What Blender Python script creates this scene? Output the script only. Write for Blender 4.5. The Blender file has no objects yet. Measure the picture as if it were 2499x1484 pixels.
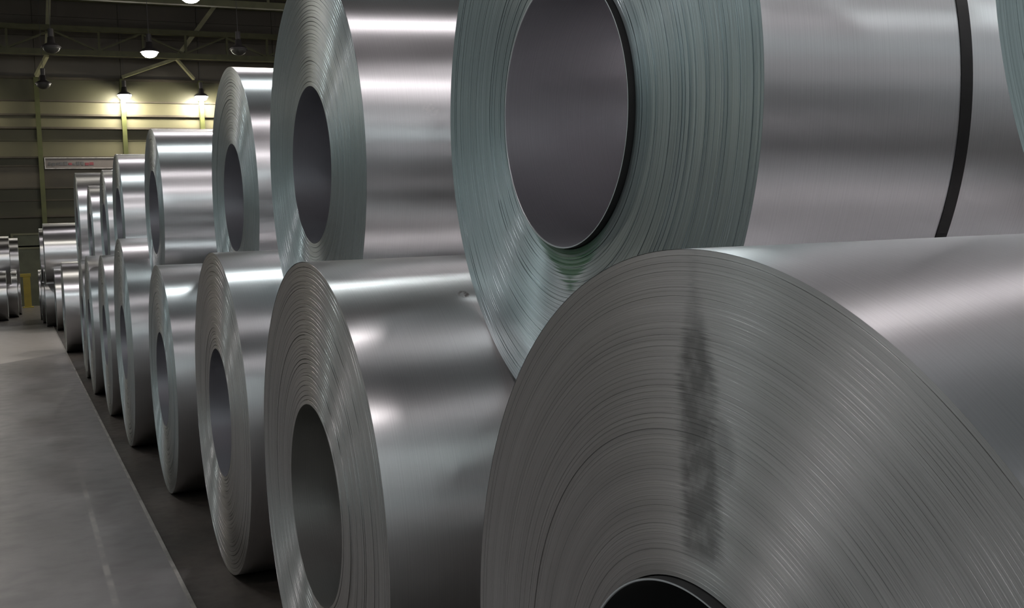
import bpy, math, random
from mathutils import Matrix, Vector

# ------------------------------------------------------------------ camera, world, exposure
sc = bpy.context.scene
C = sc.collection
FOC, YAW, PITCH, ROLL, CAMZ = 2636.0, 0.42156, -0.05018, -0.04189, 1.5
cam_d = bpy.data.cameras.new('camera')
cam_d.sensor_fit = 'HORIZONTAL'; cam_d.sensor_width = 36.0; cam_d.lens = FOC / 2499.0 * 36.0
cam_d.clip_start = 0.05; cam_d.clip_end = 300
cam = bpy.data.objects.new('camera', cam_d); C.objects.link(cam)
_f = Vector((math.sin(YAW) * math.cos(PITCH), math.cos(YAW) * math.cos(PITCH), math.sin(PITCH)))
_r = Vector((math.cos(YAW), -math.sin(YAW), 0)); _u = _r.cross(_f)
_r2 = _r * math.cos(ROLL) + _u * math.sin(ROLL); _u2 = _u * math.cos(ROLL) - _r * math.sin(ROLL)
cam.matrix_world = Matrix(((_r2.x, _u2.x, -_f.x, 0), (_r2.y, _u2.y, -_f.y, 0), (_r2.z, _u2.z, -_f.z, CAMZ), (0, 0, 0, 1)))
sc.camera = cam
w = bpy.data.worlds.new('world'); sc.world = w; w.use_nodes = True
w.node_tree.nodes['Background'].inputs[0].default_value = (0.02, 0.022, 0.025, 1)
sc.view_settings.view_transform = 'Standard'; sc.view_settings.look = 'None'
sc.view_settings.exposure = 0.25; sc.view_settings.gamma = 1.0; sc.view_settings.use_curve_mapping = False
cy = sc.cycles
cy.use_denoising = True; cy.max_bounces = 4; cy.diffuse_bounces = 2; cy.glossy_bounces = 4
cy.use_adaptive_sampling = True; cy.adaptive_threshold = 0.035; cy.adaptive_min_samples = 20
cy.sample_clamp_indirect = 6.0; cy.caustics_reflective = False; cy.caustics_refractive = False
LAMP = 125.0          # radiance of a lit lamp bowl

# ------------------------------------------------------------------ helpers
R0 = random.Random(7)
def link(name, me, mat=None, parent=None):
    o = bpy.data.objects.new(name, me); C.objects.link(o)
    if mat and me is not None and not me.materials: me.materials.append(mat)
    if parent is not None: o.parent = parent
    return o
def mesh(name, vs, fs, smooth=False):
    me = bpy.data.meshes.new(name); me.from_pydata(vs, [], fs); me.update()
    if smooth: me.polygons.foreach_set('use_smooth', [True] * len(me.polygons))
    return me
def tag(o, label=None, cat=None, group=None, kind=None):
    if label: o['label'] = label
    if cat: o['category'] = cat
    if group: o['group'] = group
    if kind: o['kind'] = kind
    return o
def empty(name, loc, label, cat, group=None):
    o = bpy.data.objects.new(name, None); C.objects.link(o); o.location = loc; o.empty_display_size = 0.1
    return tag(o, label, cat, group)
def box(x0, x1, y0, y1, z0, z1, bev=0.0):
    if bev <= 0:
        v = [(x, y, z) for x in (x0, x1) for y in (y0, y1) for z in (z0, z1)]
        return v, [(0, 1, 3, 2), (4, 6, 7, 5), (0, 4, 5, 1), (2, 3, 7, 6), (0, 2, 6, 4), (1, 5, 7, 3)]
    v = []; f = []
    for s, (dz, ins) in enumerate(((z0, bev), (z0 + bev, 0), (z1 - bev, 0), (z1, bev))):
        v += [(x0 + ins, y0 + ins, dz), (x1 - ins, y0 + ins, dz), (x1 - ins, y1 - ins, dz), (x0 + ins, y1 - ins, dz)]
    for s in range(3):
        for k in range(4):
            a = s * 4 + k; b = s * 4 + (k + 1) % 4
            f.append((a, b, b + 4, a + 4))
    f += [(3, 2, 1, 0), (12, 13, 14, 15)]
    return v, f
def join(*parts):
    V = []; F = []
    for v, f in parts:
        n = len(V); V += v; F += [tuple(i + n for i in q) for q in f]
    return V, F
def bar(p, q, w_, h_):
    p, q = Vector(p), Vector(q); d = (q - p).normalized()
    s = d.cross(Vector((0, 0, 1)))
    s = s.normalized() if s.length > 1e-4 else Vector((1, 0, 0))
    t = s.cross(d)
    v = []
    for c in (p, q):
        for a, b in ((-1, -1), (1, -1), (1, 1), (-1, 1)):
            v.append(tuple(c + s * (a * w_ / 2) + t * (b * h_ / 2)))
    return v, [(0, 1, 2, 3), (7, 6, 5, 4), (0, 4, 5, 1), (1, 5, 6, 2), (2, 6, 7, 3), (3, 7, 4, 0)]
def lathe_x(prof, n):
    """profile of (x, r), spun about the X axis"""
    V = []; F = []; m = len(prof)
    for k in range(n):
        a = 2 * math.pi * k / n; c, s = math.cos(a), math.sin(a)
        V += [(x, r * c, r * s) for x, r in prof]
    for k in range(n):
        k2 = (k + 1) % n
        for j in range(m - 1):
            F.append((k * m + j, k2 * m + j, k2 * m + j + 1, k * m + j + 1))
    return V, F
def lathe_z(prof, n, cap=False):
    V = []; F = []; m = len(prof)
    for k in range(n):
        a = 2 * math.pi * k / n; c, s = math.cos(a), math.sin(a)
        V += [(r * c, r * s, z) for z, r in prof]
    for k in range(n):
        k2 = (k + 1) % n
        for j in range(m - 1):
            F.append((k * m + j, k2 * m + j, k2 * m + j + 1, k * m + j + 1))
    if cap: F.append(tuple(k * m + m - 1 for k in range(n)))
    return V, F

# ------------------------------------------------------------------ materials
class NT:
    def __init__(s, name):
        s.m = bpy.data.materials.new(name); s.m.use_nodes = True
        s.t = s.m.node_tree; s.b = s.t.nodes['Principled BSDF']
    def n(s, typ, **kw):
        q = s.t.nodes.new(typ)
        for k, v in kw.items(): setattr(q, k, v)
        return q
    def l(s, a, b): s.t.links.new(a, b)
    def math(s, op, a, b=None, c=None, clamp=False):
        q = s.n('ShaderNodeMath', operation=op); q.use_clamp = clamp
        for i, v in enumerate((a, b, c)):
            if v is None: continue
            if isinstance(v, (int, float)): q.inputs[i].default_value = v
            else: s.l(v, q.inputs[i])
        return q.outputs[0]
    def ramp(s, v, lo, hi, a=0.0, b=1.0):
        q = s.n('ShaderNodeMapRange', interpolation_type='SMOOTHSTEP'); s.l(v, q.inputs[0])
        for i, x in enumerate((lo, hi, a, b)): q.inputs[i + 1].default_value = x
        return q.outputs[0]
    def mix(s, f, a, b):
        q = s.n('ShaderNodeMix', data_type='RGBA')
        for i, v in ((0, f), (6, a), (7, b)):
            if isinstance(v, (int, float)): q.inputs[i].default_value = v
            elif isinstance(v, tuple): q.inputs[i].default_value = (*v, 1)
            else: s.l(v, q.inputs[i])
        return q.outputs[2]
    def obj(s):
        q = s.n('ShaderNodeTexCoord'); x = s.n('ShaderNodeSeparateXYZ'); s.l(q.outputs['Object'], x.inputs[0])
        return q.outputs['Object'], x.outputs
    def noise(s, vec, scale, detail=3.0, sx=None):
        if sx:
            mp = s.n('ShaderNodeMapping'); mp.inputs['Scale'].default_value = sx; s.l(vec, mp.inputs[0]); vec = mp.outputs[0]
        q = s.n('ShaderNodeTexNoise'); q.inputs['Scale'].default_value = scale; q.inputs['Detail'].default_value = detail
        s.l(vec, q.inputs['Vector']); return q.outputs[0]
    def noise1(s, val, scale, detail=2.0):
        q = s.n('ShaderNodeTexNoise', noise_dimensions='1D'); q.inputs['Scale'].default_value = scale; q.inputs['Detail'].default_value = detail
        s.l(val, q.inputs['W']); return q.outputs[0]
    def set(s, **kw):
        for k, v in kw.items():
            k = k.replace('_', ' ')
            if isinstance(v, tuple): s.b.inputs[k].default_value = (*v, 1)
            elif isinstance(v, (int, float)): s.b.inputs[k].default_value = v
            else: s.l(v, s.b.inputs[k])
        return s
    def tilt(s, vec, k):
        """normal leaning towards the coil's axis: the burr of the sheared strip edges"""
        mul = s.n('ShaderNodeVectorMath', operation='MULTIPLY'); mul.inputs[1].default_value = (0, 1, 1); s.l(vec, mul.inputs[0])
        nr = s.n('ShaderNodeVectorMath', operation='NORMALIZE'); s.l(mul.outputs[0], nr.inputs[0])
        sc_ = s.n('ShaderNodeVectorMath', operation='SCALE'); s.l(nr.outputs[0], sc_.inputs[0]); sc_.inputs['Scale'].default_value = -k
        tr = s.n('ShaderNodeVectorTransform', vector_type='VECTOR', convert_from='OBJECT', convert_to='WORLD'); s.l(sc_.outputs[0], tr.inputs[0])
        g = s.n('ShaderNodeNewGeometry')
        ad = s.n('ShaderNodeVectorMath', operation='ADD'); s.l(g.outputs['Normal'], ad.inputs[0]); s.l(tr.outputs[0], ad.inputs[1])
        n2 = s.n('ShaderNodeVectorMath', operation='NORMALIZE'); s.l(ad.outputs[0], n2.inputs[0])
        return n2.outputs[0]
    def bump(s, h, strength, dist, normal=None):
        q = s.n('ShaderNodeBump')
        if normal: s.l(normal, q.inputs['Normal'])
        q = q; q.inputs['Strength'].default_value = strength; q.inputs['Distance'].default_value = dist
        s.l(h, q.inputs['Height']); s.l(q.outputs[0], s.b.inputs['Normal'])

def steel_side(name, col, rough, aniso=0.92, marks=None):
    """rolled sheet surface: fine grain round the coil, faint mottling"""
    t = NT(name); o, x = t.obj()
    tg = t.n('ShaderNodeTangent', direction_type='RADIAL', axis='X')
    grain = t.noise1(x[0], 260, 2.0)
    mott = t.noise(o, 5.0, 3.0, (0.6, 1, 1))
    c = t.mix(t.ramp(mott, 0.3, 0.7), tuple(v * 0.94 for v in col), col)
    c = t.mix(t.ramp(grain, 0.35, 0.7, 0, 0.25), c, tuple(v * 0.8 for v in col))
    mf = None
    if marks: c, mf = marks(t, o, x, c)
    r = t.math('ADD', t.math('MULTIPLY', mott, 0.06), rough - 0.03)
    t.set(Base_Color=c, Metallic=1.0, Roughness=r, Anisotropic=aniso, Anisotropic_Rotation=0.25)
    if mf: t.l(t.math('SUBTRACT', 1.0, mf, clamp=True), t.b.inputs['Metallic'])
    t.l(tg.outputs[0], t.b.inputs['Tangent'])
    t.bump(grain, 0.06, 0.002)
    return t.m
def steel_edge(name, col, rough, aniso=0.9, fine=420, marks=None, dark=0.6, bump=0.35, lean=0.15):
    """sheared strip edges seen on the end of a coil: concentric lines"""
    t = NT(name); o, x = t.obj()
    rad = t.math('SQRT', t.math('ADD', t.math('MULTIPLY', x[1], x[1]), t.math('MULTIPLY', x[2], x[2])))
    tg = t.n('ShaderNodeTangent', direction_type='RADIAL', axis='X')
    ln = t.noise1(rad, fine, 3.0)
    broad = t.noise1(rad, 34, 2.0)
    mott = t.noise(o, 7.0, 4.0)
    c = t.mix(t.ramp(ln, 0.3, 0.62), tuple(v * dark for v in col), col)
    c = t.mix(t.ramp(broad, 0.3, 0.7, 0, 0.45), c, tuple(v * 0.72 for v in col))
    c = t.mix(t.ramp(mott, 0.45, 0.75, 0, 0.3), c, tuple(v * 0.8 for v in col))
    mf = None
    if marks: c, mf = marks(t, o, x, c)
    r = t.math('ADD', t.math('MULTIPLY', ln, 0.12), rough - 0.06)
    t.set(Base_Color=c, Metallic=1.0, Roughness=r, Anisotropic=aniso, Anisotropic_Rotation=0.25)
    if mf: t.l(t.math('SUBTRACT', 1.0, mf, clamp=True), t.b.inputs['Metallic'])
    t.l(tg.outputs[0], t.b.inputs['Tangent'])
    t.bump(ln, bump, 0.0012, t.tilt(o, lean))
    return t.m
def green_stain(t, o, x, c):
    """green marking paint run down from the bottom of the bore, caught in the strip edges"""
    rad = t.math('SQRT', t.math('ADD', t.math('MULTIPLY', x[1], x[1]), t.math('MULTIPLY', x[2], x[2])))
    yy = t.math('ABSOLUTE', t.math('SUBTRACT', x[1], 0.008))
    depth = t.math('SUBTRACT', rad, 0.312)                      # distance below the bore rim
    half = t.math('MAXIMUM', t.math('SUBTRACT', 0.20, t.math('MULTIPLY', depth, 2.9)), 0.016)
    ragged = t.math('MULTIPLY', t.math('SUBTRACT', t.noise1(rad, 190, 2), 0.5), 0.12)
    ins = t.ramp(t.math('SUBTRACT', yy, t.math('ADD', half, ragged)), -0.02, 0.02, 1, 0)
    low = t.math('LESS_THAN', x[2], -0.2)
    end = t.ramp(depth, 0.085, 0.1, 1, 0)
    core = t.ramp(yy, 0.06, 0.2, 1.0, 0.6)
    lines = t.ramp(t.noise1(rad, 150, 2), 0.40, 0.52, 0.7, 1.0)
    f = t.math('MULTIPLY', t.math('MULTIPLY', ins, low), t.math('MULTIPLY', end, t.math('MULTIPLY', core, lines)))
    return t.mix(f, c, (0.022, 0.10, 0.042)), f
def oil_stain(t, o, x, c):
    """dark oily smear running down the edges above the bore"""
    rad = t.math('SQRT', t.math('ADD', t.math('MULTIPLY', x[1], x[1]), t.math('MULTIPLY', x[2], x[2])))
    rag = t.math('MULTIPLY', t.math('SUBTRACT', t.noise1(rad, 230, 3), 0.5), 0.035)
    yc = t.math('ADD', x[1], 0.03)
    wide = t.math('ADD', t.math('MULTIPLY', t.ramp(x[2], 0.70, 0.56), 0.032), 0.008)
    m = t.ramp(t.math('SUBTRACT', t.math('ABSOLUTE', t.math('ADD', yc, rag)), wide), -0.014, 0.014, 1, 0)
    # a second lobe on one side
    dz = t.math('DIVIDE', t.math('SUBTRACT', x[2], 0.49), 0.045); dy = t.math('DIVIDE', t.math('ADD', x[1], 0.075), 0.035)
    lobe = t.ramp(t.math('ADD', t.math('MULTIPLY', dz, dz), t.math('MULTIPLY', dy, dy)), 0.3, 1.3, 0.55, 0)
    up = t.math('MULTIPLY', t.ramp(x[2], 0.33, 0.36), t.ramp(x[2], 0.72, 0.6, 0.25, 1))
    f = t.math('MULTIPLY', t.math('MAXIMUM', m, lobe), t.math('MULTIPLY', up, t.ramp(t.noise(o, 30, 4), 0.25, 0.6, 0.35, 0.68)))
    return t.mix(f, c, (0.05, 0.05, 0.048)), t.math('MULTIPLY', f, 0.4)
def scuff(cx_, ang, size, col):
    def go(t, o, x, c):
        a = t.math('ARCTAN2', x[2], t.math('MULTIPLY', x[1], -1))
        dx = t.math('DIVIDE', t.math('SUBTRACT', x[0], cx_), size[0]); da = t.math('DIVIDE', t.math('SUBTRACT', a, ang), size[1])
        d = t.math('ADD', t.math('MULTIPLY', dx, dx), t.math('MULTIPLY', da, da))
        n = t.noise(o, 70, 3)
        f = t.math('MULTIPLY', t.ramp(d, 0.2, 1.0, 1, 0), t.ramp(n, 0.42, 0.62, 0, 0.9))
        return t.mix(f, c, col), f
    return go
def plain(name, col, rough=0.6, metal=0.0, var=0.12, scale=3.0, bump=0.0):
    t = NT(name); o, x = t.obj()
    n = t.noise(o, scale, 4.0)
    t.set(Base_Color=t.mix(t.ramp(n, 0.3, 0.7), tuple(v * (1 - var) for v in col), tuple(min(1, v * (1 + var)) for v in col)), Roughness=rough, Metallic=metal)
    if bump: t.bump(n, bump, 0.01)
    return t.m
def glow(name, col, strength):
    t = NT(name); t.set(Base_Color=col, Emission_Color=col, Emission_Strength=strength, Roughness=0.4); return t.m

M = {}
M['side'] = steel_side('rolled_steel', (0.80, 0.80, 0.81), 0.36)
M['side_mark'] = steel_side('rolled_steel_scuffed', (0.80, 0.80, 0.81), 0.36, marks=scuff(0.245, 0.165, (0.035, 0.035), (0.95, 0.95, 0.95)))
M['side_smudge'] = steel_side('rolled_steel_smudged', (0.78, 0.775, 0.77), 0.37, marks=scuff(0.37, 1.02, (0.02, 0.03), (0.12, 0.10, 0.09)))
M['edge_teal'] = steel_edge('zinc_strip_edges', (0.50, 0.56, 0.57), 0.36)
M['edge_green'] = steel_edge('zinc_strip_edges_painted', (0.51, 0.585, 0.60), 0.36, fine=300, marks=green_stain, bump=0.35)
M['edge_brown'] = steel_edge('oiled_strip_edges', (0.58, 0.573, 0.565), 0.44, fine=520, marks=oil_stain, dark=0.78, bump=0.07, lean=0.08)
M['edge_grey'] = steel_edge('bare_strip_edges', (0.54, 0.534, 0.522), 0.36, bump=0.4)
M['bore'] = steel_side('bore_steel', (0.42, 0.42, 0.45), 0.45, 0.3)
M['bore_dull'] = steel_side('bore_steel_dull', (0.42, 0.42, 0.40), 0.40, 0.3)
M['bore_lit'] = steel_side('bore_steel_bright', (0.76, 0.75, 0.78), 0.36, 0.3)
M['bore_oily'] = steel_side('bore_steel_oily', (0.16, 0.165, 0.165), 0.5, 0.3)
M['lip'] = plain('bright_sleeve_edge', (0.62, 0.66, 0.68), 0.35, 0.8)
M['bore_dark'] = plain('sleeve_black', (0.006, 0.006, 0.006), 0.6)  # flat black for the outside of the proud core sleeve
M['strap'] = plain('black_strap', (0.012, 0.011, 0.011), 0.45, 0.3)

# ------------------------------------------------------------------ the hall
XL, XR, YB, YF, ZR = -17.0, 20.0, -24.0, 48.5, 12.7
BED, WALK = 0.015, 0.03
EDGE_X = 0.575

def floor_mat():
    t = NT('worn_concrete'); o, x = t.obj()
    n1 = t.noise(o, 0.9, 5.0, (1, 0.35, 1)); n2 = t.noise(o, 6, 5.0); n3 = t.noise(o, 40, 3.0)
    c = t.mix(t.ramp(n1, 0.3, 0.7), (0.20, 0.189, 0.184), (0.28, 0.265, 0.258))
    c = t.mix(t.ramp(n2, 0.4, 0.75, 0, 0.35), c, (0.15, 0.142, 0.136))
    # worn painted aisle line
    ln = t.ramp(t.math('ABSOLUTE', t.math('SUBTRACT', x[0], 0.275)), 0.008, 0.02, 1, 0)
    ln = t.math('MULTIPLY', ln, t.ramp(n2, 0.35, 0.6, 0.05, 0.45))
    ln = t.math('MULTIPLY', ln, t.ramp(x[1], 9.5, 6.0))
    c = t.mix(ln, c, (0.55, 0.52, 0.47))
    # lamp glare on the far floor painted in as a paler zone, slanted front edge
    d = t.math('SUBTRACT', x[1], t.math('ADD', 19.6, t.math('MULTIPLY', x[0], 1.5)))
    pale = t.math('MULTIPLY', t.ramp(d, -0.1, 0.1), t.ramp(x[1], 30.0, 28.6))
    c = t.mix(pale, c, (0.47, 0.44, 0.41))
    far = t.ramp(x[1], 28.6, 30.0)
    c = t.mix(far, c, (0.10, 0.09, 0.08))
    r = t.math('ADD', t.math('MULTIPLY', n2, 0.25), 0.22)
    t.set(Base_Color=c, Roughness=r); t.bump(n3, 0.08, 0.004)
    return t.m
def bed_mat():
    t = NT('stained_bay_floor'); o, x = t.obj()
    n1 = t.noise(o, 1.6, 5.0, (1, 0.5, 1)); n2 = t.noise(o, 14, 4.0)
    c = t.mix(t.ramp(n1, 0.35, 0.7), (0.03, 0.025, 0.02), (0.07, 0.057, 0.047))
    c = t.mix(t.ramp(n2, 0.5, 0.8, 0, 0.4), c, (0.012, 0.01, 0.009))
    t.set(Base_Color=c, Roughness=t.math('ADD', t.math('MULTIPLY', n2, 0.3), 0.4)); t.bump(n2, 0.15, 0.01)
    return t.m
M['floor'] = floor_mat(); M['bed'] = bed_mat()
def struct(name, vf, mat, parent=None, smooth=False):
    o = link(name, mesh(name, *vf, smooth=smooth), mat, parent)
    if parent is None: o['kind'] = 'structure'
    return o
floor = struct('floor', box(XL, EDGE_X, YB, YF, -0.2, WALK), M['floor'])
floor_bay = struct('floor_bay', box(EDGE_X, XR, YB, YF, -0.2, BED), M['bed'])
M['edge_iron'] = plain('worn_edge_iron', (0.42, 0.40, 0.37), 0.4, 0.6, 0.3, 6)
struct('trim_1', box(EDGE_X - 0.012, EDGE_X + 0.006, YB, 34, BED, WALK + 0.004), M['edge_iron'])

def wall_col(name, c): return plain(name, c, 0.55, 0, 0.07, 0.7)
M['wall'] = wall_col('cream_siding', (0.11, 0.102, 0.053))
M['wall_dk'] = wall_col('olive_siding', (0.055, 0.053, 0.025))
M['wall_tan'] = wall_col('tan_siding', (0.11, 0.095, 0.065))
M['wall_up'] = wall_col('dark_gable_siding', (0.075, 0.066, 0.05))
M['wall_side'] = wall_col('grey_green_siding', (0.72, 0.725, 0.74))
M['girt'] = plain('brown_girt', (0.06, 0.05, 0.03), 0.6)
M['column'] = plain('green_column_paint', (0.08, 0.088, 0.022), 0.5, 0.1)
M['truss'] = plain('olive_truss_paint', (0.085, 0.085, 0.04), 0.6, 0.1)
M['brace'] = plain('pale_brace_paint', (0.30, 0.29, 0.17), 0.5, 0.1)
M['deck'] = plain('roof_deck', (0.07, 0.063, 0.06), 0.7)

wall_back = struct('wall_back', box(XL, XR, YF + 0.06, YF + 0.3, 0, ZR), M['wall_dk'])
ROWS = [(0.0, 1.25, 'wall_dk'), (1.25, 2.45, 'wall_dk'), (2.45, 3.67, 'wall_dk'), (3.67, 4.33, 'wall_dk'), (4.33, 4.83, 'wall_dk'), (4.83, 5.75, 'wall_tan'),
        (5.75, 6.08, 'wall_dk'), (6.08, 6.75, 'wall'), (6.75, 7.29, 'wall'), (7.29, 7.85, 'wall'), (7.85, 8.4, 'wall'),
        (8.4, 9.35, 'wall_dk'), (9.35, 10.2, 'wall_up'), (10.2, 11.05, 'wall_up'), (11.05, 11.85, 'wall_up'), (11.85, 12.7, 'wall_up')]
BAYX = [XL, -12.2, -8.95, -5.7, -2.4, 0.85, 4.15, 7.35, 10.6, 13.9, XR]
for i in range(len(BAYX) - 1):
    for z0, z1, mk in ROWS:
        struct('siding_panel', box(BAYX[i] + 0.01, BAYX[i + 1] - 0.01, YF, YF + 0.06, z0 + 0.008, z1 - 0.008), M[mk], wall_back)
for z, d, h in ((9.32, 0.10, 0.10), (8.4, 0.07, 0.07), (7.82, 0.10, 0.08), (7.27, 0.24, 0.08), (6.08, 0.12, 0.07), (5.74, 0.07, 0.06), (4.83, 0.10, 0.06), (4.33, 0.06, 0.05), (3.67, 0.16, 0.08), (2.45, 0.10, 0.08)):
    struct('girt', box(XL, XR, YF - d, YF, z - h / 2, z + h / 2), M['girt'], wall_back)
M['wall_l'] = wall_col('pale_teal_siding', (0.55, 0.62, 0.62))  # unseen wall, lightened and tinted teal to lift the fill on coil ends
struct('wall_left', box(XL - 0.3, XL, YB, YF + 0.3, 0, ZR), M['wall_l'])
struct('wall_right', box(XR, XR + 0.3, YB, YF + 0.3, 0, ZR), M['wall_side'])
struct('wall_front', box(XL, XR, YB - 0.3, YB, 0, ZR), M['wall_side'])
ceiling = struct('ceiling', box(XL - 0.3, XR + 0.3, YB - 0.3, YF + 0.3, ZR, ZR + 0.2), M['deck'])
for k in range(33):
    y = YB + 2 + 2.2 * k
    struct('purlin', box(XL, XR, y - 0.06, y + 0.06, ZR - 0.22, ZR), M['truss'], ceiling)

# columns standing against the far wall
def column(x):
    c = empty('steel_column', (x, 48.28, BED), 'green painted steel column standing against the far wall', 'column', 'columns along the far wall')
    link('flange', mesh('flange', *box(-0.09, 0.09, -0.14, -0.115, 0, 9.3)), M['column'], c)
    link('web', mesh('web', *box(-0.012, 0.012, -0.115, 0.12, 0, 9.3)), M['column'], c)
    link('flange', mesh('flange', *box(-0.09, 0.09, 0.12, 0.145, 0, 9.3)), M['column'], c)
    link('base_plate', mesh('base_plate', *box(-0.2, 0.2, -0.2, 0.2, 0, 0.03)), M['column'], c)
for x in BAYX[1:-1]: column(x)

# lattice roof girders running across the hall
def truss(y, zb, zt, label):
    e = tag(bpy.data.objects.new('roof_truss', None), label, 'truss'); C.objects.link(e); e.location = (0, y, zb); e['group'] = 'lattice girders under the roof'
    H = zt - zb
    link('bottom_chord', mesh('bottom_chord', *box(XL, XR, -0.1, 0.1, -0.11, 0.11)), M['truss'], e)
    link('top_chord', mesh('top_chord', *box(XL, XR, -0.1, 0.1, H - 0.1, H + 0.1)), M['truss'], e)
    n = 22; st = (XR - XL) / n
    dia = [mesh('diagonal', *bar((0, 0, 0.1), (s * st, 0, H - 0.1), 0.07, 0.07)) for s in (1, -1)]
    post = mesh('post', *box(-0.045, 0.045, -0.045, 0.045, 0.1, H - 0.1))
    for k in range(n):
        x = XL + k * st
        d = link('diagonal', dia[k % 2], M['truss'], e); d.location = (x if k % 2 == 0 else x + st, 0, 0)
        p = link('post', post, M['truss'], e); p.location = (x + 0.05, 0, 0)
truss(46.6, 10.05, 11.0, 'shallow lattice roof girder closest to the far wall')
truss(38.2, 10.35, 12.3, 'deep lattice roof girder a bay in front of the far wall')
truss(29.8, 10.35, 12.3, 'deep lattice roof girder over the cross aisle')
for y in (21.4, 13.0, 4.6, -3.8, -12.2, -20.6):
    truss(y, 10.35, 12.3, 'deep lattice roof girder over the coil rows')

# pale raking braces between column heads and roof
def brace(pts, label):
    o = Vector(pts[0][0])
    e = empty('roof_brace', o, label, 'brace')
    for p, q, wd in pts:
        link('strut', mesh('strut', *bar(Vector(p) - o, Vector(q) - o, wd, wd)), M['brace'], e)
brace([((6.22, 46.9, 10.0), (7.95, 46.9, 12.3), 0.17), ((6.22, 46.9, 10.0), (4.12, 47.6, 9.3), 0.12), ((6.22, 46.9, 10.0), (7.0, 47.6, 9.3), 0.11)],
      'pale three-armed raking brace above the lit wall lamps')
brace([((1.28, 46.9, 9.95), (1.5, 46.9, 12.5), 0.17), ((1.28, 46.9, 9.95), (0.87, 47.8, 9.3), 0.14)], 'dull raking brace above the unlit column')

# green door, sign, yellow stand by the far wall
M['door'] = plain('green_door_paint', (0.10, 0.107, 0.06), 0.5)
M['frame'] = plain('door_frame_paint', (0.15, 0.15, 0.08), 0.5)
d = struct('door_1', join(box(-0.36, 0.62, 48.40, 48.46, BED, 2.35), box(-0.36, 0.62, 48.40, 48.46, 2.43, 2.92)), M['door'])
struct('door_frame', join(box(-0.46, -0.36, 48.34, 48.5, BED, 3.0), box(0.62, 0.72, 48.34, 48.5, BED, 3.0), box(-0.36, 0.62, 48.34, 48.5, 2.92, 3.0), box(-0.36, 0.62, 48.36, 48.48, 2.35, 2.43)), M['frame'], d)
struct('door_handle', box(0.5, 0.53, 48.34, 48.40, 1.0, 1.15), M['edge_iron'], d)

M['board'] = plain('sign_board_white', (0.17, 0.15, 0.135), 0.5, 0, 0.08, 2)
M['ink'] = plain('sign_ink_dark', (0.10, 0.10, 0.10), 0.6)
M['ink_red'] = plain('sign_ink_red', (0.22, 0.05, 0.06), 0.6)
sg = empty('wall_sign', (0.98, 48.30, 5.6), 'long faded white sign with blurred dark and red lettering on the far wall', 'sign')
sb = link('board', mesh('board', *box(0, 2.95, 0, 0.04, 0, 0.46, 0.01)), M['board'], sg)
link('rail', mesh('rail', *join(box(0, 2.95, -0.02, 0, 0.0, 0.03), box(0, 2.95, -0.02, 0, 0.43, 0.46), box(0, 0.03, -0.02, 0, 0.03, 0.43))), M['edge_iron'], sg)
rr = random.Random(3); xx = 0.14
while xx < 1.75:
    wd = rr.uniform(0.07, 0.16); zt = rr.uniform(0.24, 0.3)
    link('letter_stroke', mesh('letter_stroke', *box(xx, xx + wd, -0.006, 0, 0.13 + rr.uniform(0, 0.03), zt)), M['ink_red'] if (0.75 < xx < 1.0 or xx > 1.5) else M['ink'], sb)
    xx += wd + rr.uniform(0.02, 0.05)

M['yellow'] = plain('safety_yellow', (0.30, 0.23, 0.02), 0.45)
ys = empty('barrier_stand', (0.03, 46.2, WALK), 'yellow safety barrier stand at the end of the aisle', 'stand')
link('base_plate', mesh('base_plate', *box(-0.2, 0.2, -0.15, 0.15, 0, 0.04, 0.01)), M['yellow'], ys)
link('post', mesh('post', *box(-0.13, 0.13, -0.06, 0.06, 0.04, 1.2, 0.01)), M['yellow'], ys)
link('arm', mesh('arm', *box(-0.32, 0.16, -0.05, 0.05, 1.2, 1.33, 0.01)), M['yellow'], ys)

# ------------------------------------------------------------------ high bay lamps
M['bowl_pink'] = glow('lit_bowl_rosy', (1.0, 0.93, 0.95), LAMP)
M['bowl_cool'] = glow('lit_bowl_cool', (0.90, 0.99, 1.0), LAMP)
M['bowl_warm'] = glow('lit_bowl_warm', (1.0, 0.94, 0.84), LAMP)
M['bowl_wall'] = glow('lit_bowl_wall', (1.0, 0.94, 0.84), LAMP * 3.0)
M['bowl_dim'] = glow('lit_bowl_dimmed', (1.0, 0.93, 0.95), LAMP * 0.4)  # output cut to soften this lamp's highlight on the coil sides
M['bowl_off'] = plain('unlit_bowl', (0.05, 0.05, 0.045), 0.4)
M['ballast'] = plain('lamp_housing', (0.06, 0.055, 0.055), 0.5, 0.3)
_bowl = lathe_z([(0.0, 0.27), (-0.07, 0.262), (-0.14, 0.225), (-0.2, 0.15), (-0.23, 0.05)], 18, True)
_cap = lathe_z([(0.30, 0.05), (0.28, 0.10), (0.10, 0.12), (0.06, 0.20), (0.0, 0.285), (-0.055, 0.30), (-0.055, 0.295), (0.0, 0.275), (0.05, 0.05)], 18)
_bal = lathe_z([(0.30, 0.001), (0.30, 0.085), (0.55, 0.085), (0.55, 0.001)], 14)
BOWL = {}
CAPM = mesh('reflector', *_cap, smooth=True); BALM = mesh('ballast', *_bal); RODS = {}
def lamp(x, y, z, bowl, label, group):
    e = empty('high_bay_lamp', (x, y, z), label, 'lamp', group)
    if bowl not in BOWL:
        BOWL[bowl] = mesh('bowl', *_bowl, smooth=True); BOWL[bowl].materials.append(M[bowl])
    link('bowl', BOWL[bowl], None, e)
    link('reflector', CAPM, M['ballast'], e); bl = link('ballast', BALM, M['ballast'], e)
    k = round(z, 2)
    if k not in RODS: RODS[k] = mesh('hanger', *box(-0.008, 0.008, -0.008, 0.008, 0.55, ZR - z))
    link('hanger', RODS[k], M['ballast'], bl)
LZ = 8.62
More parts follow.
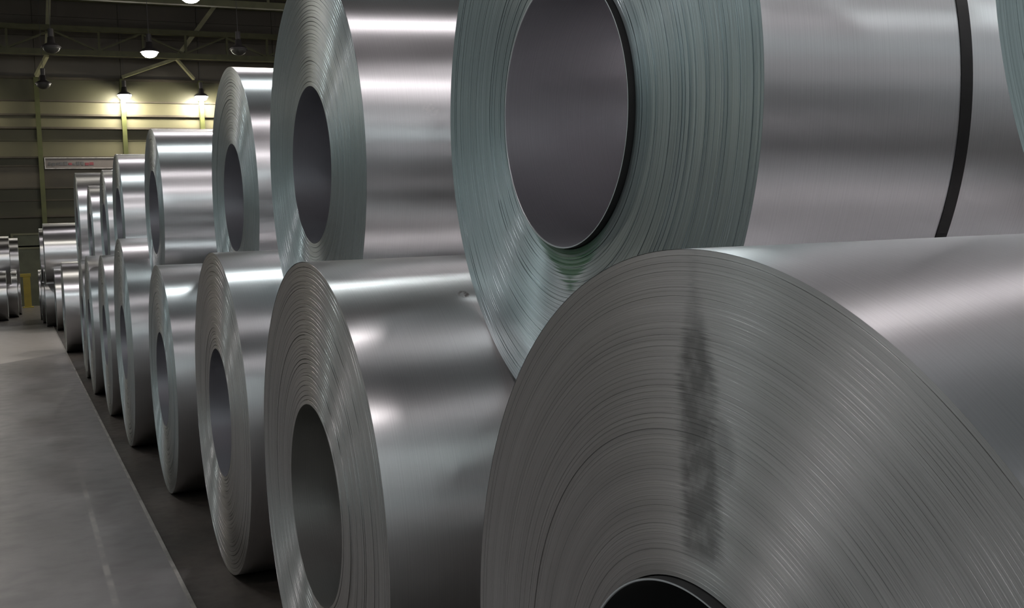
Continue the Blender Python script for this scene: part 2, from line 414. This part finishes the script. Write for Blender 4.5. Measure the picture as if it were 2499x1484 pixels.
lamp(4.18, 47.7, LZ, 'bowl_wall', 'lit high bay lamp by the far wall left of the raking brace', 'lit lamps at the far wall')
lamp(7.28, 47.7, LZ, 'bowl_wall', 'lit high bay lamp by the far wall right of the raking brace', 'lit lamps at the far wall')
lamp(-2.3, 47.7, LZ, 'bowl_warm', 'lit high bay lamp by the far wall beyond the aisle', 'lit lamps at the far wall')
for x in (-8.6, 10.5): lamp(x, 47.2, LZ, 'bowl_warm', 'lit high bay lamp by the far wall out beyond the others', 'lit lamps at the far wall')
lamp(4.2, 38.0, LZ, 'bowl_warm', 'lit high bay lamp hanging a bay in front of the far wall', 'lit lamps in the hall')
lamp(4.42, 29.85, LZ, 'bowl_pink', 'lit high bay lamp hanging over the cross aisle', 'lit lamps in the hall')
for x, y, l in ((1.05, 45.3, 'unlit high bay lamp in front of the far wall'), (1.18, 37.8, 'unlit high bay lamp hanging over the aisle'), (6.95, 37.0, 'unlit high bay lamp beside the pale brace')):
    lamp(x, y, LZ, 'bowl_off', l, 'unlit lamps')
tints = {2.6: 'bowl_pink', -4.2: 'bowl_pink', -11.5: 'bowl_cool', 8.6: 'bowl_cool', 14.8: 'bowl_pink', 21.5: 'bowl_warm', 29.8: 'bowl_pink', 38.0: 'bowl_warm', -18.0: 'bowl_cool', -23.0: 'bowl_cool'}
for y in tints:
    for x in (-4.0, 3.1 if y < 20 else 4.3, 10.3, 15.5):
        if x > 5 and y in (2.6, 8.6): continue
        if y > 29 and not (y < 30 and x > 5): continue
        lamp(x, y, LZ, 'bowl_dim' if (x == 3.1 and y == 2.6) else tints[y], 'lit high bay lamp hung from the roof over the coil bays', 'lit lamps over the bays')
lamp(9.2, 0.6, LZ, 'bowl_pink', 'lit high bay lamp hung from the roof over the coil bays', 'lit lamps over the bays')
for y in (-4.2, 8.6, 21.5):  # unseen lamps added to lift the fill light on the coil ends
    lamp(-15.0, y, LZ, 'bowl_cool', 'added fill lamp out of view by the side wall', 'added fill lamps by the side wall')

# ------------------------------------------------------------------ steel coils
def wrap_profiles(ri, ro, n, rng, amp, gap):
    """n turns between the bore and the outside; each a ring with bevelled edges and its own side shift"""
    ws = [rng.uniform(0.7, 1.3) for _ in range(n)]; s = sum(ws); r = ri; out = []; x = 0.0
    for k, q in enumerate(ws):
        wd = q / s * (ro - ri); r1 = r + wd
        x = x * 0.75 + rng.uniform(-amp, amp)
        if rng.random() < 0.12: x += rng.uniform(-2.2, 1.5) * amp
        xo = max(-0.006, min(0.006, x)) + 0.006
        g = wd * gap * rng.choice((0.3, 0.6, 1.0, 1.6)); b = min(0.001, wd * gap * 1.5)
        tilt = rng.uniform(-0.00022, 0.00022)
        out.append([(xo + 0.02, r + g), (xo + b, r + g), (xo, r + g + b), (xo + tilt, r1 - g - b), (xo + tilt + b, r1 - g), (xo + 0.02, r1 - g)])
        r = r1
    return out
CACHE = {}
def coil(x, y, z, R, label, group, ri=0.305, W=1.2, edge='edge_teal', side='side', nw=14, detail=False, seg=96, flip=False, seed=1, amp=0.0012, sleeve=None, straps=(), gap=0.04, bore='bore'):
    e = empty('steel_coil', (x, y, z), label, 'coil', group)
    if flip: e.rotation_euler = (0, 0, math.pi)
    rng = random.Random(seed)
    key = (round(R, 3), ri, W, edge, side, nw, detail, seg, seed, amp, sleeve, gap)
    if key not in CACHE:
        me = {}
        me['outer_wrap'] = mesh('outer_wrap', *lathe_x([(0.006, R), (W * 0.5, R), (W, R)], seg), smooth=True)
        me['back_edges'] = mesh('back_edges', *lathe_x([(W - 0.001, R), (W - 0.001, (R + ri) / 2), (W - 0.001, ri)], seg))
        if sleeve:      # core sleeve standing proud of the strip edges
            me['bore_lining'] = mesh('core_sleeve', *lathe_x([(W, ri - 0.004), (W * 0.5, ri - 0.004), (-sleeve + 0.0015, ri - 0.004)], seg), smooth=True)
            me['sleeve_edge'] = mesh('sleeve_edge', *lathe_x([(-sleeve + 0.0015, ri - 0.004), (-sleeve, ri - 0.003), (-sleeve, ri - 0.0006)], seg))
            me['sleeve_back'] = mesh('sleeve_back', *lathe_x([(-sleeve, ri - 0.0006), (-sleeve + 0.0006, ri), (0.02, ri)], seg), smooth=True)
        else:
            me['bore_lining'] = mesh('bore_lining', *lathe_x([(W, ri), (W * 0.5, ri), (0.006, ri)], seg), smooth=True)
        pr = wrap_profiles(ri + 0.002 if sleeve else ri, R - 0.0003, nw, rng, amp, gap)
        if detail: me['wraps'] = [mesh('wrap', *lathe_x(p, seg), smooth=False) for p in pr]
        else: me['wound_edges'] = mesh('wound_edges', *join(*[lathe_x(p, seg) for p in pr]))
        CACHE[key] = me
    me = CACHE[key]
    link('outer_wrap', me['outer_wrap'], M[side], e)
    link('back_edges', me['back_edges'], M['edge_grey'], e)
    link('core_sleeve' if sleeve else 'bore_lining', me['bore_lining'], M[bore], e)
    if sleeve:
        link('sleeve_edge', me['sleeve_edge'], M['lip'], e)
        link('sleeve_back', me['sleeve_back'], M['bore_dark'], e)
    if detail:
        for m_ in me['wraps']: link('wrap', m_, M[edge], e)
    else:
        tag(link('wound_edges', me['wound_edges'], M[edge], e), kind='stuff')
    for xs, wd in straps:
        s = link('strap', mesh('strap', *lathe_x([(xs, R + 0.0002), (xs, R + 0.0018), (xs + wd, R + 0.0018), (xs + wd, R + 0.0002)], seg), smooth=False), M['strap'], e)
        s['label'] = 'black steel strap'
    return e
def nest(y, R, a, b):
    """height of a coil of radius R at y resting on lower coils a, b = (y, z, R)"""
    zs = []
    for yy, zz, rr_ in (a, b):
        d = R + rr_ + 0.001
        if abs(y - yy) < d: zs.append(zz + math.sqrt(d * d - (y - yy) ** 2))
    return max(zs)

GL = 'lower tier of coils along the walkway'; GU = 'upper tier of coils nested on the lower tier'
zb = lambda R: BED + 0.001 + R
LOW = {  # name: x face, y, R
    0: (0.76, -0.93, 0.738), 1: (0.754, 1.169, 0.738), 2: (0.751, 3.212, 0.737), 3: (0.802, 5.272, 0.765), 4: (0.765, 7.32, 0.74), 5: (0.70, 9.42, 0.855), 6: (0.685, 11.5, 0.80),
    7: (0.65, 13.58, 0.81), 8: (0.67, 15.66, 0.80), 9: (0.98, 17.75, 0.745)}
L = {k: (v[1], zb(v[2]), v[2]) for k, v in LOW.items()}
def low(k, label, **kw): x, y, R = LOW[k]; return coil(x, y, zb(R), R, label, GL, **kw)
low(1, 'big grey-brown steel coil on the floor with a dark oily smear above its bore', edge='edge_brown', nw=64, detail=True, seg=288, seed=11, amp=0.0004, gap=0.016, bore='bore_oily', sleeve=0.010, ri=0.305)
low(2, 'floor-level steel coil beside the oil-smeared coil, bright sheen across its side', edge='edge_grey', side='side_smudge', nw=34, detail=True, seg=224, seed=5, amp=0.0014, bore='bore_dull')
low(3, 'third floor-level steel coil counted from the oil-smeared coil, thin bright streak by its bore', edge='edge_grey', nw=26, detail=True, seg=176, seed=9, amp=0.001)
low(4, 'fourth floor-level steel coil counted from the oil-smeared coil', nw=18, seg=144, seed=4)
low(5, 'fifth floor-level steel coil counted from the oil-smeared coil, bright spots on its side', nw=16, seg=128, seed=6)
low(6, 'sixth floor-level steel coil counted from the oil-smeared coil', nw=14, seed=7)
low(7, 'seventh floor-level steel coil counted from the oil-smeared coil', nw=14, seed=8)
low(8, 'last floor-level coil of the stack before the cross aisle', nw=14, seed=3)
low(9, 'set-back floor-level coil at the end of the stack before the cross aisle', nw=14, seed=2)
low(0, 'floor-level coil supporting the coil in the corner beside the strapped one', nw=14, seed=13)

def up(a, b, x, y, R, label, **kw):
    return coil(x, y, nest(y, R + (0.002 if kw.get('straps') else 0), L[a], L[b]), R, label, GU, **kw)
up(0, 1, 0.975, 0.13, 0.738, 'upper coil in the corner, mostly cut off, beside the black-strapped coil', nw=34, seg=192, seed=21, amp=0.0004, gap=0.012)
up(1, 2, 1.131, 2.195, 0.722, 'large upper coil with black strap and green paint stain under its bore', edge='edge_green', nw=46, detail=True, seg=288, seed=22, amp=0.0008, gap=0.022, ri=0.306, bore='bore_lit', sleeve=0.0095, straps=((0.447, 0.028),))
up(2, 3, 1.041, 4.209, 0.751, 'second upper coil from the black-strapped one, small white scuffs on its side', side='side_mark', nw=30, detail=True, seg=224, seed=23, amp=0.0006)
up(3, 4, 1.104, 6.309, 0.733, 'third upper coil counted from the black-strapped coil', nw=24, seg=176, seed=24, amp=0.0008)
up(4, 5, 0.885, 8.36, 0.61, 'fourth upper coil counted from the black-strapped coil, brightly lit side', nw=18, seg=144, seed=25)
up(5, 6, 0.80, 10.46, 0.61, 'fifth upper coil counted from the black-strapped coil', nw=16, seg=112, seed=26)
up(6, 7, 0.81, 12.55, 0.665, 'sixth upper coil counted from the black-strapped coil', nw=14, seed=27)
up(7, 8, 0.775, 14.6, 0.65, 'seventh upper coil counted from the black-strapped coil', nw=14, seed=28)
up(8, 9, 0.715, 16.65, 0.79, 'last and largest upper coil before the cross aisle', nw=14, seed=29)

# block beyond the cross aisle
GF = 'coils beyond the cross aisle'
FAR = {}
def farlow(k, x, y, R, label, **kw):
    FAR[k] = (y, zb(R), R); coil(x, y, zb(R), R, label, GF, seg=64, nw=10, seed=40 + k, **kw)
def farup(a, b, x, y, R, label, **kw):
    coil(x, y, nest(y, R, FAR[a], FAR[b]), R, label, GF, seg=64, nw=10, seed=60 + a, **kw)
farlow(0, 0.58, 20.7, 0.80, 'lone floor-level coil at the edge of the cross aisle', W=0.8)
farlow(1, 0.62, 28.3, 0.75, 'floor-level coil beyond the cross aisle, under the far upper coil')
farlow(2, 0.42, 30.3, 0.74, 'floor-level coil beyond the cross aisle, behind the one under the far upper coil')
farlow(3, 0.36, 32.3, 0.74, 'floor-level coil deep beyond the cross aisle')
farlow(4, 0.33, 34.4, 0.74, 'floor-level coil farthest beyond the cross aisle', W=0.9)
farup(1, 2, 0.45, 29.3, 0.75, 'upper coil beyond the cross aisle with two bright bands')
farup(2, 3, 0.38, 31.35, 0.72, 'upper coil behind the far one with two bright bands')
GLF = 'coils across the aisle'
coil(-0.52, 35.4, WALK + 0.001 + 0.74, 0.74, 'floor-level coil across the aisle with its end turned to the aisle', GLF, seg=64, nw=10, flip=True, seed=81, W=1.3)
coil(-0.25, 37.5, WALK + 0.001 + 0.74, 0.74, 'floor-level coil across the aisle near the yellow stand', GLF, seg=64, nw=10, flip=True, seed=82, W=1.3)
coil(-0.40, 33.3, WALK + 0.001 + 0.74, 0.74, 'floor-level coil across the aisle, first of its row', GLF, seg=64, nw=10, flip=True, seed=85, W=1.3) if False else None
zt = WALK + 0.001 + 0.74 + math.sqrt(1.481 ** 2 - 1.05 ** 2)
coil(-0.40, 36.45, zt, 0.74, 'upper coil across the aisle resting on two floor-level coils', GLF, seg=64, nw=10, flip=True, seed=83, W=1.3)
coil(-0.17, 39.6, WALK + 0.001 + 0.74, 0.74, 'rearmost floor-level coil across the aisle by the yellow stand', GLF, seg=64, nw=10, flip=True, seed=84, W=1.3)
coil(-0.16, 38.55, zt, 0.74, 'rear upper coil across the aisle by the yellow stand', GLF, seg=64, nw=10, flip=True, seed=86, W=1.3)
